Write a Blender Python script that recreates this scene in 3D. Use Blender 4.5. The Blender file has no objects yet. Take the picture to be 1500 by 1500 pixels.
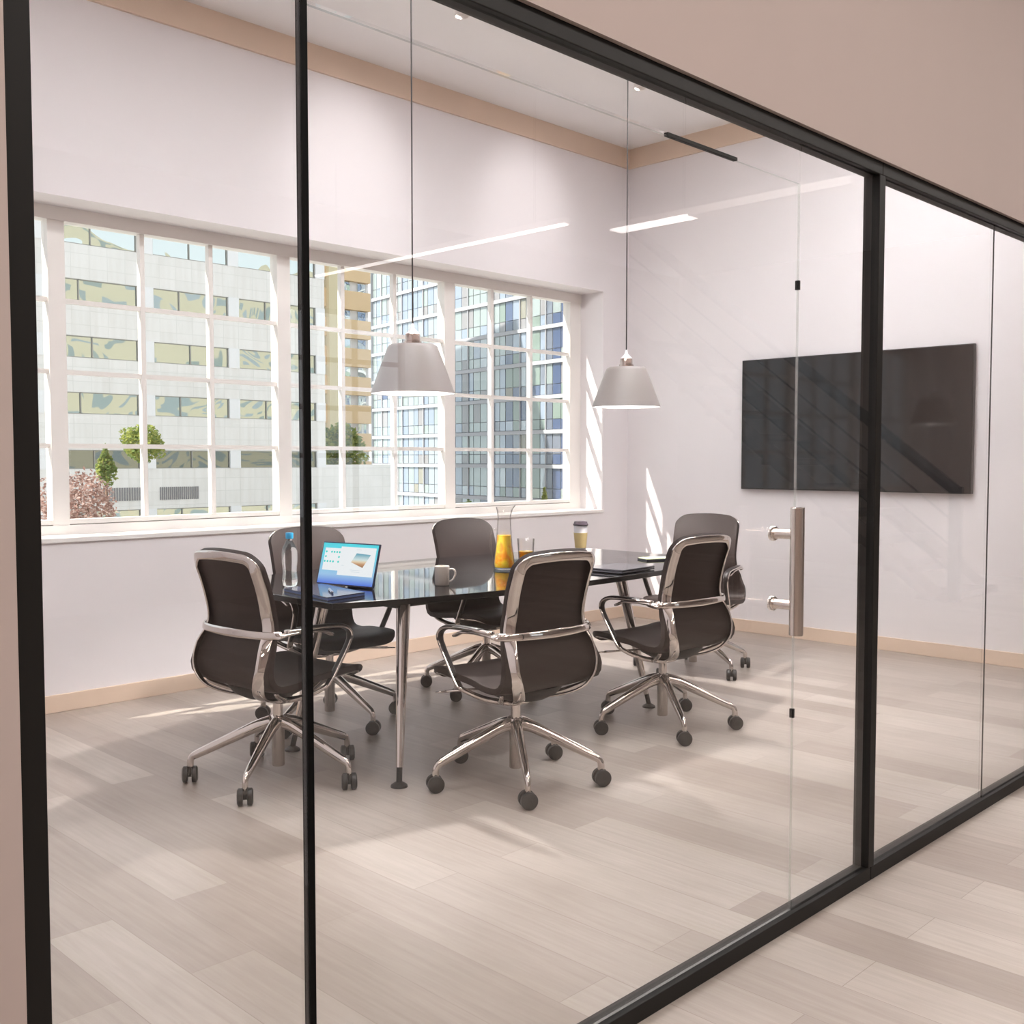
import bpy, bmesh, math, random
from mathutils import Vector, Matrix
random.seed(7)
SC = bpy.context.scene
COL = SC.collection
PI = math.pi

# ------------------------------------------------------------------ materials
def _nt(name):
    m = bpy.data.materials.new(name); m.use_nodes = True
    nt = m.node_tree; nt.nodes.clear()
    out = nt.nodes.new('ShaderNodeOutputMaterial')
    return m, nt, out

def pbr(name, col, rough=.5, metal=0., spec=.5, coat=0., noise=0., nscale=8., bump=0., bscale=200., emit=None, estr=0.):
    m, nt, out = _nt(name)
    b = nt.nodes.new('ShaderNodeBsdfPrincipled')
    b.inputs['Base Color'].default_value = (*col, 1)
    b.inputs['Roughness'].default_value = rough
    b.inputs['Metallic'].default_value = metal
    b.inputs['Specular IOR Level'].default_value = spec
    b.inputs['Coat Weight'].default_value = coat
    b.inputs['Coat Roughness'].default_value = .03
    if emit:
        b.inputs['Emission Color'].default_value = (*emit, 1)
        b.inputs['Emission Strength'].default_value = estr
    tc = nt.nodes.new('ShaderNodeTexCoord')
    if noise:
        n = nt.nodes.new('ShaderNodeTexNoise'); n.inputs['Scale'].default_value = nscale; n.inputs['Detail'].default_value = 5
        nt.links.new(tc.outputs['Object'], n.inputs['Vector'])
        mx = nt.nodes.new('ShaderNodeMix'); mx.data_type = 'RGBA'
        mx.inputs[6].default_value = (*[c*(1-noise) for c in col], 1)
        mx.inputs[7].default_value = (*[min(1, c*(1+noise)) for c in col], 1)
        nt.links.new(n.outputs['Fac'], mx.inputs[0]); nt.links.new(mx.outputs[2], b.inputs['Base Color'])
    if bump:
        n2 = nt.nodes.new('ShaderNodeTexNoise'); n2.inputs['Scale'].default_value = bscale
        nt.links.new(tc.outputs['Object'], n2.inputs['Vector'])
        bp = nt.nodes.new('ShaderNodeBump'); bp.inputs['Strength'].default_value = bump; bp.inputs['Distance'].default_value = .01
        nt.links.new(n2.outputs['Fac'], bp.inputs['Height']); nt.links.new(bp.outputs['Normal'], b.inputs['Normal'])
    nt.links.new(b.outputs[0], out.inputs[0])
    return m

def glass(name, tint=(.97, .985, .98), f0=.055, rough=0.):
    """clear pane: straight transmission plus a Schlick mirror reflection on each face"""
    m, nt, out = _nt(name)
    t = nt.nodes.new('ShaderNodeBsdfTransparent'); t.inputs[0].default_value = (*tint, 1)
    g = nt.nodes.new('ShaderNodeBsdfGlossy'); g.inputs['Roughness'].default_value = rough
    lw = nt.nodes.new('ShaderNodeLayerWeight'); lw.inputs['Blend'].default_value = .5
    p = nt.nodes.new('ShaderNodeMath'); p.operation = 'POWER'; p.inputs[1].default_value = 5
    ma = nt.nodes.new('ShaderNodeMath'); ma.operation = 'MULTIPLY_ADD'; ma.inputs[1].default_value = 1-f0; ma.inputs[2].default_value = f0
    mix = nt.nodes.new('ShaderNodeMixShader')
    nt.links.new(lw.outputs['Facing'], p.inputs[0]); nt.links.new(p.outputs[0], ma.inputs[0]); nt.links.new(ma.outputs[0], mix.inputs[0])
    nt.links.new(t.outputs[0], mix.inputs[1]); nt.links.new(g.outputs[0], mix.inputs[2]); nt.links.new(mix.outputs[0], out.inputs[0])
    return m

def rglass(name, ior):
    m, nt, out = _nt(name)
    g = nt.nodes.new('ShaderNodeBsdfGlass'); g.inputs['IOR'].default_value = ior; g.inputs['Roughness'].default_value = 0; g.inputs[0].default_value = (.97, .98, .98, 1)
    nt.links.new(g.outputs[0], out.inputs[0]); return m

def emission(name, col, s):
    m, nt, out = _nt(name)
    e = nt.nodes.new('ShaderNodeEmission'); e.inputs[0].default_value = (*col, 1); e.inputs[1].default_value = s
    nt.links.new(e.outputs[0], out.inputs[0])
    return m

def edge_mat(name):
    m, nt, out = _nt(name)
    t = nt.nodes.new('ShaderNodeBsdfTransparent'); t.inputs[0].default_value = (.9, .95, .93, 1)
    b = nt.nodes.new('ShaderNodeBsdfPrincipled'); b.inputs['Base Color'].default_value = (.75, .74, .72, 1); b.inputs['Roughness'].default_value = .12
    b.inputs['Metallic'].default_value = .5
    mix = nt.nodes.new('ShaderNodeMixShader'); mix.inputs[0].default_value = .42
    nt.links.new(t.outputs[0], mix.inputs[1]); nt.links.new(b.outputs[0], mix.inputs[2]); nt.links.new(mix.outputs[0], out.inputs[0])
    return m

def floor_mat():
    m, nt, out = _nt('pale_oak_planks')
    b = nt.nodes.new('ShaderNodeBsdfPrincipled')
    tc = nt.nodes.new('ShaderNodeTexCoord')
    mp = nt.nodes.new('ShaderNodeMapping'); mp.inputs['Rotation'].default_value = (0, 0, PI/2)
    nt.links.new(tc.outputs['Object'], mp.inputs['Vector'])
    br = nt.nodes.new('ShaderNodeTexBrick')
    br.inputs['Scale'].default_value = 1; br.inputs['Brick Width'].default_value = 1.25; br.inputs['Row Height'].default_value = .19
    br.inputs['Mortar Size'].default_value = .0013; br.inputs['Mortar Smooth'].default_value = .3; br.inputs['Bias'].default_value = -.1
    br.offset = .37; br.offset_frequency = 2
    br.inputs['Color1'].default_value = (.455, .405, .366, 1); br.inputs['Color2'].default_value = (.315, .263, .232, 1)
    br.inputs['Mortar'].default_value = (.30, .25, .22, 1)
    nt.links.new(mp.outputs[0], br.inputs['Vector'])
    mp2 = nt.nodes.new('ShaderNodeMapping'); mp2.inputs['Scale'].default_value = (22, 1.1, 1)
    nt.links.new(tc.outputs['Object'], mp2.inputs['Vector'])
    n = nt.nodes.new('ShaderNodeTexNoise'); n.inputs['Scale'].default_value = 2.2; n.inputs['Detail'].default_value = 8; n.inputs['Roughness'].default_value = .65
    nt.links.new(mp2.outputs[0], n.inputs['Vector'])
    cr = nt.nodes.new('ShaderNodeValToRGB')
    cr.color_ramp.elements[0].position = .3; cr.color_ramp.elements[0].color = (.86, .84, .82, 1)
    cr.color_ramp.elements[1].position = .7; cr.color_ramp.elements[1].color = (1.06, 1.06, 1.06, 1)
    nt.links.new(n.outputs['Fac'], cr.inputs[0])
    n3 = nt.nodes.new('ShaderNodeTexNoise'); n3.inputs['Scale'].default_value = 1.7; n3.inputs['Detail'].default_value = 4
    nt.links.new(tc.outputs['Object'], n3.inputs['Vector'])
    cr3 = nt.nodes.new('ShaderNodeValToRGB')
    cr3.color_ramp.elements[0].position = .35; cr3.color_ramp.elements[0].color = (.9, .89, .88, 1)
    cr3.color_ramp.elements[1].position = .65; cr3.color_ramp.elements[1].color = (1.05, 1.05, 1.05, 1)
    nt.links.new(n3.outputs['Fac'], cr3.inputs[0])
    m1 = nt.nodes.new('ShaderNodeMix'); m1.data_type = 'RGBA'; m1.blend_type = 'MULTIPLY'; m1.inputs[0].default_value = 1
    m2 = nt.nodes.new('ShaderNodeMix'); m2.data_type = 'RGBA'; m2.blend_type = 'MULTIPLY'; m2.inputs[0].default_value = 1
    nt.links.new(br.outputs['Color'], m1.inputs[6]); nt.links.new(cr.outputs[0], m1.inputs[7])
    nt.links.new(m1.outputs[2], m2.inputs[6]); nt.links.new(cr3.outputs[0], m2.inputs[7])
    nt.links.new(m2.outputs[2], b.inputs['Base Color'])
    b.inputs['Roughness'].default_value = .36
    bp = nt.nodes.new('ShaderNodeBump'); bp.inputs['Strength'].default_value = .12; bp.inputs['Distance'].default_value = .003
    nt.links.new(n.outputs['Fac'], bp.inputs['Height']); nt.links.new(bp.outputs[0], b.inputs['Normal'])
    nt.links.new(b.outputs[0], out.inputs[0])
    return m

def wavy_glass(name, col, fac=.7, wave=.22):
    """old, slightly buckled office glazing that mirrors what stands opposite"""
    m, nt, out = _nt(name)
    b = nt.nodes.new('ShaderNodeBsdfDiffuse'); b.inputs[0].default_value = (*col, 1)
    g = nt.nodes.new('ShaderNodeBsdfGlossy'); g.inputs['Roughness'].default_value = .02; g.inputs[0].default_value = (.85, .92, .9, 1)
    tc = nt.nodes.new('ShaderNodeTexCoord')
    n = nt.nodes.new('ShaderNodeTexNoise'); n.inputs['Scale'].default_value = .24; n.inputs['Detail'].default_value = .6; n.inputs['Distortion'].default_value = 1.2
    nt.links.new(tc.outputs['Object'], n.inputs['Vector'])
    bp = nt.nodes.new('ShaderNodeBump'); bp.inputs['Strength'].default_value = wave; bp.inputs['Distance'].default_value = .6
    nt.links.new(n.outputs['Fac'], bp.inputs['Height']); nt.links.new(bp.outputs[0], g.inputs['Normal'])
    mix = nt.nodes.new('ShaderNodeMixShader'); mix.inputs[0].default_value = fac
    nt.links.new(b.outputs[0], mix.inputs[1]); nt.links.new(g.outputs[0], mix.inputs[2]); nt.links.new(mix.outputs[0], out.inputs[0])
    return m

def conc_mat():
    """white cladding slabs with fine joints and faint streaks"""
    m, nt, out = _nt('white_concrete_cladding')
    b = nt.nodes.new('ShaderNodeBsdfPrincipled'); b.inputs['Roughness'].default_value = .8
    tc = nt.nodes.new('ShaderNodeTexCoord'); sp = nt.nodes.new('ShaderNodeSeparateXYZ'); cb = nt.nodes.new('ShaderNodeCombineXYZ')
    nt.links.new(tc.outputs['Object'], sp.inputs[0]); nt.links.new(sp.outputs['X'], cb.inputs['X']); nt.links.new(sp.outputs['Z'], cb.inputs['Y'])
    br = nt.nodes.new('ShaderNodeTexBrick'); br.offset = 0; br.inputs['Scale'].default_value = 1; br.inputs['Brick Width'].default_value = 1.1; br.inputs['Row Height'].default_value = .83
    br.inputs['Mortar Size'].default_value = .02; br.inputs['Color1'].default_value = (.81, .80, .81, 1); br.inputs['Color2'].default_value = (.77, .765, .77, 1); br.inputs['Mortar'].default_value = (.70, .70, .70, 1)
    nt.links.new(cb.outputs[0], br.inputs['Vector'])
    mp = nt.nodes.new('ShaderNodeMapping'); mp.inputs['Scale'].default_value = (1.5, 1, .12); nt.links.new(tc.outputs['Object'], mp.inputs['Vector'])
    n = nt.nodes.new('ShaderNodeTexNoise'); n.inputs['Scale'].default_value = 2; n.inputs['Detail'].default_value = 4; nt.links.new(mp.outputs[0], n.inputs['Vector'])
    cr = nt.nodes.new('ShaderNodeValToRGB'); cr.color_ramp.elements[0].position = .3; cr.color_ramp.elements[0].color = (.93, .92, .91, 1); cr.color_ramp.elements[1].position = .6
    nt.links.new(n.outputs['Fac'], cr.inputs[0])
    mx = nt.nodes.new('ShaderNodeMix'); mx.data_type = 'RGBA'; mx.blend_type = 'MULTIPLY'; mx.inputs[0].default_value = 1
    nt.links.new(br.outputs['Color'], mx.inputs[6]); nt.links.new(cr.outputs[0], mx.inputs[7]); nt.links.new(mx.outputs[2], b.inputs['Base Color'])
    nt.links.new(b.outputs[0], out.inputs[0]); return m

def block_mat():
    """cream plaster front with rows of dark windows"""
    m, nt, out = _nt('cream_plaster_with_windows')
    b = nt.nodes.new('ShaderNodeBsdfPrincipled'); b.inputs['Roughness'].default_value = .7
    tc = nt.nodes.new('ShaderNodeTexCoord'); sp = nt.nodes.new('ShaderNodeSeparateXYZ'); cb = nt.nodes.new('ShaderNodeCombineXYZ')
    nt.links.new(tc.outputs['Object'], sp.inputs[0]); nt.links.new(sp.outputs['X'], cb.inputs['X']); nt.links.new(sp.outputs['Z'], cb.inputs['Y'])
    br = nt.nodes.new('ShaderNodeTexBrick'); br.offset = .5; br.inputs['Scale'].default_value = 1
    br.inputs['Brick Width'].default_value = 5.2; br.inputs['Row Height'].default_value = 3.6; br.inputs['Mortar Size'].default_value = 1.05; br.inputs['Mortar Smooth'].default_value = 0
    br.inputs['Color1'].default_value = (.20, .25, .25, 1); br.inputs['Color2'].default_value = (.28, .33, .38, 1); br.inputs['Mortar'].default_value = (.47, .43, .33, 1)
    nt.links.new(cb.outputs[0], br.inputs['Vector']); nt.links.new(br.outputs['Color'], b.inputs['Base Color']); nt.links.new(b.outputs[0], out.inputs[0])
    return m

def leafmat(name, col):
    m, nt, out = _nt(name)
    d = nt.nodes.new('ShaderNodeBsdfDiffuse'); d.inputs[0].default_value = (*col, 1)
    t = nt.nodes.new('ShaderNodeBsdfTranslucent'); t.inputs[0].default_value = (*[min(1, c*1.25) for c in col], 1)
    mix = nt.nodes.new('ShaderNodeMixShader'); mix.inputs[0].default_value = .5
    nt.links.new(d.outputs[0], mix.inputs[1]); nt.links.new(t.outputs[0], mix.inputs[2]); nt.links.new(mix.outputs[0], out.inputs[0])
    return m

def edgeglass(name, mid, rim):
    """thin blown glass: the wall is seen thicker towards the outline"""
    m = glass(name, (1, 1, 1), .05); nt = m.node_tree
    t = [n for n in nt.nodes if n.type == 'BSDF_TRANSPARENT'][0]
    lw = nt.nodes.new('ShaderNodeLayerWeight'); lw.inputs['Blend'].default_value = .5
    cr = nt.nodes.new('ShaderNodeValToRGB'); e = cr.color_ramp.elements
    e[0].position = .45; e[0].color = (*mid, 1); e[1].position = .97; e[1].color = (*rim, 1)
    nt.links.new(lw.outputs['Facing'], cr.inputs[0]); nt.links.new(cr.outputs[0], t.inputs[0])
    return m

def screen_mat():
    """lit display: blue-turquoise desktop gradient, as the screen shows it"""
    m, nt, out = _nt('lit_display_wallpaper')
    tc = nt.nodes.new('ShaderNodeTexCoord'); sx = nt.nodes.new('ShaderNodeSeparateXYZ')
    nt.links.new(tc.outputs['Generated'], sx.inputs[0])
    cr = nt.nodes.new('ShaderNodeValToRGB'); e = cr.color_ramp.elements
    e[0].position = 0; e[0].color = (.10, .20, .75, 1)
    e[1].position = 1; e[1].color = (.10, .72, .82, 1)
    a = e.new(.22); a.color = (.35, .58, .85, 1)
    a = e.new(.75); a.color = (.16, .70, .85, 1)
    nt.links.new(sx.outputs['Z'], cr.inputs[0])
    em = nt.nodes.new('ShaderNodeEmission'); em.inputs[1].default_value = 1.05
    nt.links.new(cr.outputs[0], em.inputs[0]); nt.links.new(em.outputs[0], out.inputs[0])
    return m

def photo_mat():
    m, nt, out = _nt('lit_display_beach_photo')
    tc = nt.nodes.new('ShaderNodeTexCoord'); sx = nt.nodes.new('ShaderNodeSeparateXYZ')
    nt.links.new(tc.outputs['Generated'], sx.inputs[0])
    cr = nt.nodes.new('ShaderNodeValToRGB'); e = cr.color_ramp.elements
    e[0].position = 0; e[0].color = (.30, .14, .07, 1)
    e[1].position = 1; e[1].color = (.08, .36, .50, 1)
    for p_, c_ in ((.25, (.62, .36, .2, 1)), (.4, (.85, .7, .5, 1)), (.55, (.7, .85, .85, 1))):
        a = e.new(p_); a.color = c_
    nt.links.new(sx.outputs['Z'], cr.inputs[0])
    em = nt.nodes.new('ShaderNodeEmission'); em.inputs[1].default_value = 1
    nt.links.new(cr.outputs[0], em.inputs[0]); nt.links.new(em.outputs[0], out.inputs[0])
    return m

def juice_mat():
    m, nt, out = _nt('orange_juice')
    b = nt.nodes.new('ShaderNodeBsdfPrincipled'); b.inputs['Roughness'].default_value = .15
    tc = nt.nodes.new('ShaderNodeTexCoord')
    n = nt.nodes.new('ShaderNodeTexNoise'); n.inputs['Scale'].default_value = 13; n.inputs['Detail'].default_value = 2; n.inputs['Distortion'].default_value = 1.2
    nt.links.new(tc.outputs['Object'], n.inputs['Vector'])
    cr = nt.nodes.new('ShaderNodeValToRGB')
    cr.color_ramp.elements[0].position = .38; cr.color_ramp.elements[0].color = (.95, .34, .005, 1)
    cr.color_ramp.elements[1].position = .52; cr.color_ramp.elements[1].color = (1., .66, .04, 1)
    nt.links.new(n.outputs['Fac'], cr.inputs[0]); nt.links.new(cr.outputs[0], b.inputs['Base Color'])
    b.inputs['Subsurface Weight'].default_value = .3; b.inputs['Subsurface Radius'].default_value = (.03, .015, .005)
    nt.links.new(b.outputs[0], out.inputs[0])
    return m

M = dict(
    wall=pbr('white_wall_paint', (.815, .775, .79), .75, noise=.015, nscale=3, bump=.04, bscale=60),
    hall=pbr('beige_corridor_paint', (.45, .375, .345), .8, noise=.02, nscale=3),
    ceil=pbr('white_ceiling_paint', (.86, .84, .84), .85),
    wood=pbr('light_oak_trim', (.72, .56, .44), .5, noise=.06, nscale=6),
    floor=floor_mat(),
    sash=pbr('white_window_enamel', (.84, .80, .77), .45, noise=.01, nscale=5),
    sill=pbr('white_sill_enamel', (.87, .84, .82), .35),
    black=pbr('black_powder_coat', (.010, .009, .008), .5, spec=.22),
    seam=pbr('black_rubber_seal', (.003, .003, .003), .6, spec=.1),
    glass=glass('clear_partition_glass', (.985, .985, .98)),
    wglass=glass('clear_window_glass', (.99, .995, .99), .02),
    edge=edge_mat('polished_glass_edge'),
    steel=pbr('brushed_steel', (.66, .60, .56), .24, 1.),
    polsteel=pbr('polished_steel_disc', (.8, .76, .73), .08, 1.),
    chrome=pbr('polished_chrome', (.66, .61, .58), .06, 1.),
    leather=pbr('dark_brown_leather', (.030, .021, .019), .50, spec=.17, bump=.03, bscale=350),
    pad=pbr('black_arm_padding', (.025, .02, .02), .3),
    plastic=pbr('dark_grey_caster_plastic', (.016, .014, .0135), .45, spec=.35),
    under=pbr('black_seat_underside', (.012, .011, .011), .6),
    table=pbr('black_glass_tabletop', (.006, .006, .007), .035, spec=.5),
    tedge=pbr('black_tabletop_edge', (.006, .006, .006), .25),
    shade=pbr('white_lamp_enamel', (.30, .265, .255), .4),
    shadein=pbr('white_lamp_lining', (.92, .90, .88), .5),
    cord=pbr('dark_cord', (.03, .025, .025), .6),
    cap=pbr('satin_nickel_cap', (.55, .46, .42), .2, 1.),
    bulb=emission('lamp_bulb_glow', (1., .96, .94), 2700.),
    panel=emission('ceiling_panel_glow', (.98, .985, 1.), 39.),
    linear=emission('linear_light_glow', (1., .95, .93), 7.),
    hallpanel=emission('corridor_fill_glow', (1., .93, .88), 21.),
    tv=pbr('black_screen_glass', (.012, .010, .010), .06, spec=.5),
    tvb=pbr('black_screen_bezel', (.02, .018, .018), .4),
    rglass=rglass('refractive_clear_glass', 1.45), rwater=rglass('refractive_water_bottle', 1.36),
    ceramic=pbr('cream_ceramic', (.74, .67, .60), .3, coat=.3),
    bottle=glass('clear_bottle_plastic', (.93, .94, .95), .06),
    bcap=pbr('blue_bottle_cap', (.02, .34, .62), .4),
    water=glass('still_water', (.90, .91, .93), .03),
    juice=juice_mat(),
    jug=edgeglass('clear_jug_glass', (.985, .98, .975), (.42, .40, .40)),
    lid=pbr('dark_cup_lid', (.06, .045, .06), .45),
    paper=pbr('white_cup_paper', (.82, .80, .84), .6),
    sleeve=pbr('tan_card_sleeve', (.62, .47, .22), .7),
    navy=pbr('navy_tablet_shell', (.02, .028, .07), .3),
    screen=screen_mat(), photo=photo_mat(),
    win=emission('lit_display_white', (.93, .97, 1.), 1.0),
    teal=emission('lit_display_teal', (.05, .72, .66), 1.0),
    pale=emission('lit_display_grey', (.72, .80, .86), 1.0),
    folder=pbr('dark_slate_cover', (.05, .05, .06), .16, spec=.6),
    ncover=pbr('dark_navy_cover', (.02, .03, .07), .1, spec=.8),
    nedge=pbr('steel_blue_edge', (.12, .19, .42), .4),
    pen=pbr('silver_blue_pen', (.35, .45, .62), .25, .6),
    note=pbr('pale_yellow_paper', (.80, .82, .48), .7),
    conc=conc_mat(),
    conc2=pbr('white_pier_cladding', (.80, .81, .85), .8, noise=.02, nscale=.5),
    og=wavy_glass('mirrored_office_glazing', (.20, .22, .19), .8),
    ogd=wavy_glass('dark_office_glazing', (.05, .055, .05), .35),
    frame=pbr('thin_grey_window_frame', (.33, .33, .31), .5),
    vent=pbr('grey_vent_louvre', (.24, .24, .26), .6),
    tan=pbr('ochre_cladding', (.76, .56, .34), .8, noise=.07, nscale=.6),
    cream=pbr('cream_plaster', (.70, .62, .42), .85), block=block_mat(),
    twhite=pbr('white_tower_frame', (.43, .44, .47), .6),
    leaf=leafmat('bright_green_leaf', (.33, .36, .11)),
    leaf2=leafmat('mid_green_leaf', (.20, .27, .10)),
    red=leafmat('russet_leaf', (.30, .19, .165)),
    redp=leafmat('dusty_pink_leaf', (.50, .38, .35)),
    bark=pbr('brown_bark', (.16, .10, .07), .9),
    ground=pbr('pale_paving', (.44, .44, .43), .9, noise=.1, nscale=.2),
    stair=pbr('brown_stair_timber', (.14, .10, .085), .6),
)
TP = [wavy_glass('pale_blue_pane', (.25, .30, .39), .3, .15), wavy_glass('mint_pane', (.30, .35, .345), .3, .15), wavy_glass('grey_pane', (.27, .26, .27), .2, .15),  # tower pane colours, reflected sky and buildings mixed into them
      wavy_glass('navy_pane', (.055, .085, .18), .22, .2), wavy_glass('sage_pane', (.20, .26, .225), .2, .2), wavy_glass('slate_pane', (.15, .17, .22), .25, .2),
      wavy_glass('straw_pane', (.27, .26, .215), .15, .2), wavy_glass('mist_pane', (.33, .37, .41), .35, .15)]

# ------------------------------------------------------------------ mesh helpers
def link(name, bm, mats, parent=None, smooth=False, kind=None, loc=None, bevel=0., label=None):
    me = bpy.data.meshes.new(name)
    bmesh.ops.recalc_face_normals(bm, faces=bm.faces)
    bm.to_mesh(me); bm.free()
    for m in (mats if isinstance(mats, (list, tuple)) else [mats]): me.materials.append(m)
    if smooth:
        for p in me.polygons: p.use_smooth = True
    o = bpy.data.objects.new(name, me); COL.objects.link(o)
    if parent: o.parent = parent
    if loc: o.location = loc
    if kind: o['kind'] = kind
    if label: o['label'] = label
    if bevel:
        md = o.modifiers.new('bevel', 'BEVEL'); md.width = bevel; md.segments = 2; md.limit_method = 'ANGLE'; md.angle_limit = math.radians(40)
    return o

def autosmooth(o, ang=40):
    me = o.data
    for p in me.polygons: p.use_smooth = True
    bm = bmesh.new(); bm.from_mesh(me)
    for e in bm.edges:
        if len(e.link_faces) == 2 and e.calc_face_angle(0) > math.radians(ang): e.smooth = False
    bm.to_mesh(me); bm.free()
    return o

def empty(name, loc=(0, 0, 0), rz=0., label=None, cat=None, group=None, kind=None):
    o = bpy.data.objects.new(name, None); COL.objects.link(o)
    o.empty_display_size = .1; o.location = loc; o.rotation_euler = (0, 0, rz)
    return tag(o, label, cat, group, kind)

def tag(o, label=None, cat=None, group=None, kind=None):
    if label: o['label'] = label
    if cat: o['category'] = cat
    if group: o['group'] = group
    if kind: o['kind'] = kind
    return o

def box(bm, a, b, mi=0):
    x0, y0, z0 = a; x1, y1, z1 = b
    v = [bm.verts.new(c) for c in ((x0, y0, z0), (x1, y0, z0), (x1, y1, z0), (x0, y1, z0), (x0, y0, z1), (x1, y0, z1), (x1, y1, z1), (x0, y1, z1))]
    for f in ((0, 3, 2, 1), (4, 5, 6, 7), (0, 1, 5, 4), (1, 2, 6, 5), (2, 3, 7, 6), (3, 0, 4, 7)):
        bm.faces.new([v[i] for i in f]).material_index = mi
    return v

def BOX(a, b):
    bm = bmesh.new(); box(bm, a, b); return bm

def lathe(bm, prof, n=32, cx=0, cy=0, mi=0, cap0=True, cap1=True):
    rings = []
    for r, z in prof:
        rings.append([bm.verts.new((cx+r*math.cos(2*PI*i/n), cy+r*math.sin(2*PI*i/n), z)) for i in range(n)] if r > 1e-6 else [bm.verts.new((cx, cy, z))])
    for A, B in zip(rings, rings[1:]):
        for i in range(n):
            j = (i+1) % n
            if len(A) == 1 and len(B) == 1: continue
            if len(A) == 1: f = bm.faces.new((A[0], B[i], B[j]))
            elif len(B) == 1: f = bm.faces.new((A[i], A[j], B[0]))
            else: f = bm.faces.new((A[i], A[j], B[j], B[i]))
            f.material_index = mi
    if cap0 and len(rings[0]) > 1: bm.faces.new(rings[0][::-1]).material_index = mi
    if cap1 and len(rings[-1]) > 1: bm.faces.new(rings[-1]).material_index = mi

def catmull(P, n=8):
    P = [Vector(p) for p in P]; out = []
    Q = [P[0]*2-P[1]] + P + [P[-1]*2-P[-2]]
    for i in range(1, len(Q)-2):
        p0, p1, p2, p3 = Q[i-1:i+3]
        for k in range(n):
            t = k/n
            out.append(.5*((2*p1)+(p2-p0)*t+(2*p0-5*p1+4*p2-p3)*t*t+(3*p1-p0-3*p2+p3)*t**3))
    out.append(P[-1]); return out

def tube(bm, pts, rad, n=12, mi=0, ell=1., up=(0, 0, 1)):
    """tube along points; rad a number or a list; ell squashes it across the up direction"""
    pts = [Vector(p) for p in pts]; rings = []
    for i, p in enumerate(pts):
        t = (pts[min(i+1, len(pts)-1)]-pts[max(i-1, 0)]).normalized()
        u = Vector(up)
        if abs(t.dot(u)) > .97: u = Vector((0, 1, 0)) if abs(t.y) < .9 else Vector((1, 0, 0))
        s = t.cross(u).normalized(); w = s.cross(t)
        r = rad[i] if isinstance(rad, (list, tuple)) else rad
        rings.append([bm.verts.new(p+s*(r*math.cos(2*PI*k/n))+w*(r*ell*math.sin(2*PI*k/n))) for k in range(n)])
    for A, B in zip(rings, rings[1:]):
        for k in range(n):
            bm.faces.new((A[k], A[(k+1) % n], B[(k+1) % n], B[k])).material_index = mi
    bm.faces.new(rings[0][::-1]).material_index = mi; bm.faces.new(rings[-1]).material_index = mi

def ribbon(bm, pts, nrm, wid, thk, mi=0):
    """flat bar: centre points, face normals, widths and thicknesses; rounded face"""
    rings = []
    for i, p in enumerate(pts):
        t = (pts[min(i+1, len(pts)-1)]-pts[max(i-1, 0)]).normalized()
        nn = nrm[i]; nn = (nn-t*nn.dot(t)).normalized(); s = t.cross(nn)
        w = wid[i]/2; h = thk[i]/2
        sec = ((-1, -.35), (-.9, -.8), (-.55, -1), (.55, -1), (.9, -.8), (1, -.35), (1, .35), (.9, .75), (.5, 1.05), (0, 1.15), (-.5, 1.05), (-.9, .75), (-1, .35))
        rings.append([bm.verts.new(p+s*(w*a)+nn*(h*b)) for a, b in sec])
    n = len(rings[0])
    for A, B in zip(rings, rings[1:]):
        for k in range(n): bm.faces.new((A[k], A[(k+1) % n], B[(k+1) % n], B[k])).material_index = mi
    bm.faces.new(rings[0][::-1]).material_index = mi; bm.faces.new(rings[-1]).material_index = mi

def prism(bm, poly, z0, z1, mi=0, mside=None):
    a = [bm.verts.new((x, y, z0)) for x, y in poly]; b = [bm.verts.new((x, y, z1)) for x, y in poly]
    bm.faces.new(a[::-1]).material_index = mi; bm.faces.new(b).material_index = mi
    n = len(poly)
    for i in range(n): bm.faces.new((a[i], a[(i+1) % n], b[(i+1) % n], b[i])).material_index = mi if mside is None else mside

def copy_tree(o, parent=None):
    c = o.copy(); COL.objects.link(c)
    if parent: c.parent = parent
    for ch in list(o.children): copy_tree(ch, c)
    return c

# ------------------------------------------------------------------ camera
cam = bpy.data.cameras.new('camera'); co = bpy.data.objects.new('camera', cam); COL.objects.link(co)
cam.sensor_width = 36; cam.lens = 36*1543/1500
PITCH, YAW = math.atan(77.5/1543), 44.6465
co.location = (0, 0, 1.35); co.rotation_euler = (PI/2-PITCH, 0, math.radians(YAW-90))
cam.clip_start = .05; cam.clip_end = 500
SC.camera = co

# ------------------------------------------------------------------ setting
XT, YW, YG, ZC = 7.121, 5.643, 1.53, 3.95
XL, XR, YB = -2.5, 12.6, -6.0
bm = BOX((XL, YB, -.12), (XR, 6.0, 0)); link('floor', bm, M['floor'], kind='structure')
bm = BOX((XL, YB, ZC), (XR, 6.0, ZC+.12)); link('ceiling', bm, M['ceil'], kind='structure')
OX0, OX1, OZ0, OZ1, YO = .87, 6.79, .93, 2.735, 6.02
bm = bmesh.new()
box(bm, (.2, YW, 0), (XT, YO, OZ0-.025)); box(bm, (.2, YW, OZ1), (XT, YO, ZC))
box(bm, (.2, YW, OZ0-.025), (OX0, YO, OZ1)); box(bm, (OX1, YW, OZ0-.025), (XT, YO, OZ1))
link('wall_back', bm, M['wall'], kind='structure')
link('wall_right', BOX((XT, 1.58, 0), (XT+.2, YO, ZC)), M['wall'], kind='structure')
link('wall_left', BOX((0, 1.58, 0), (.2, YO, ZC)), M['wall'], kind='structure')
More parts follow.
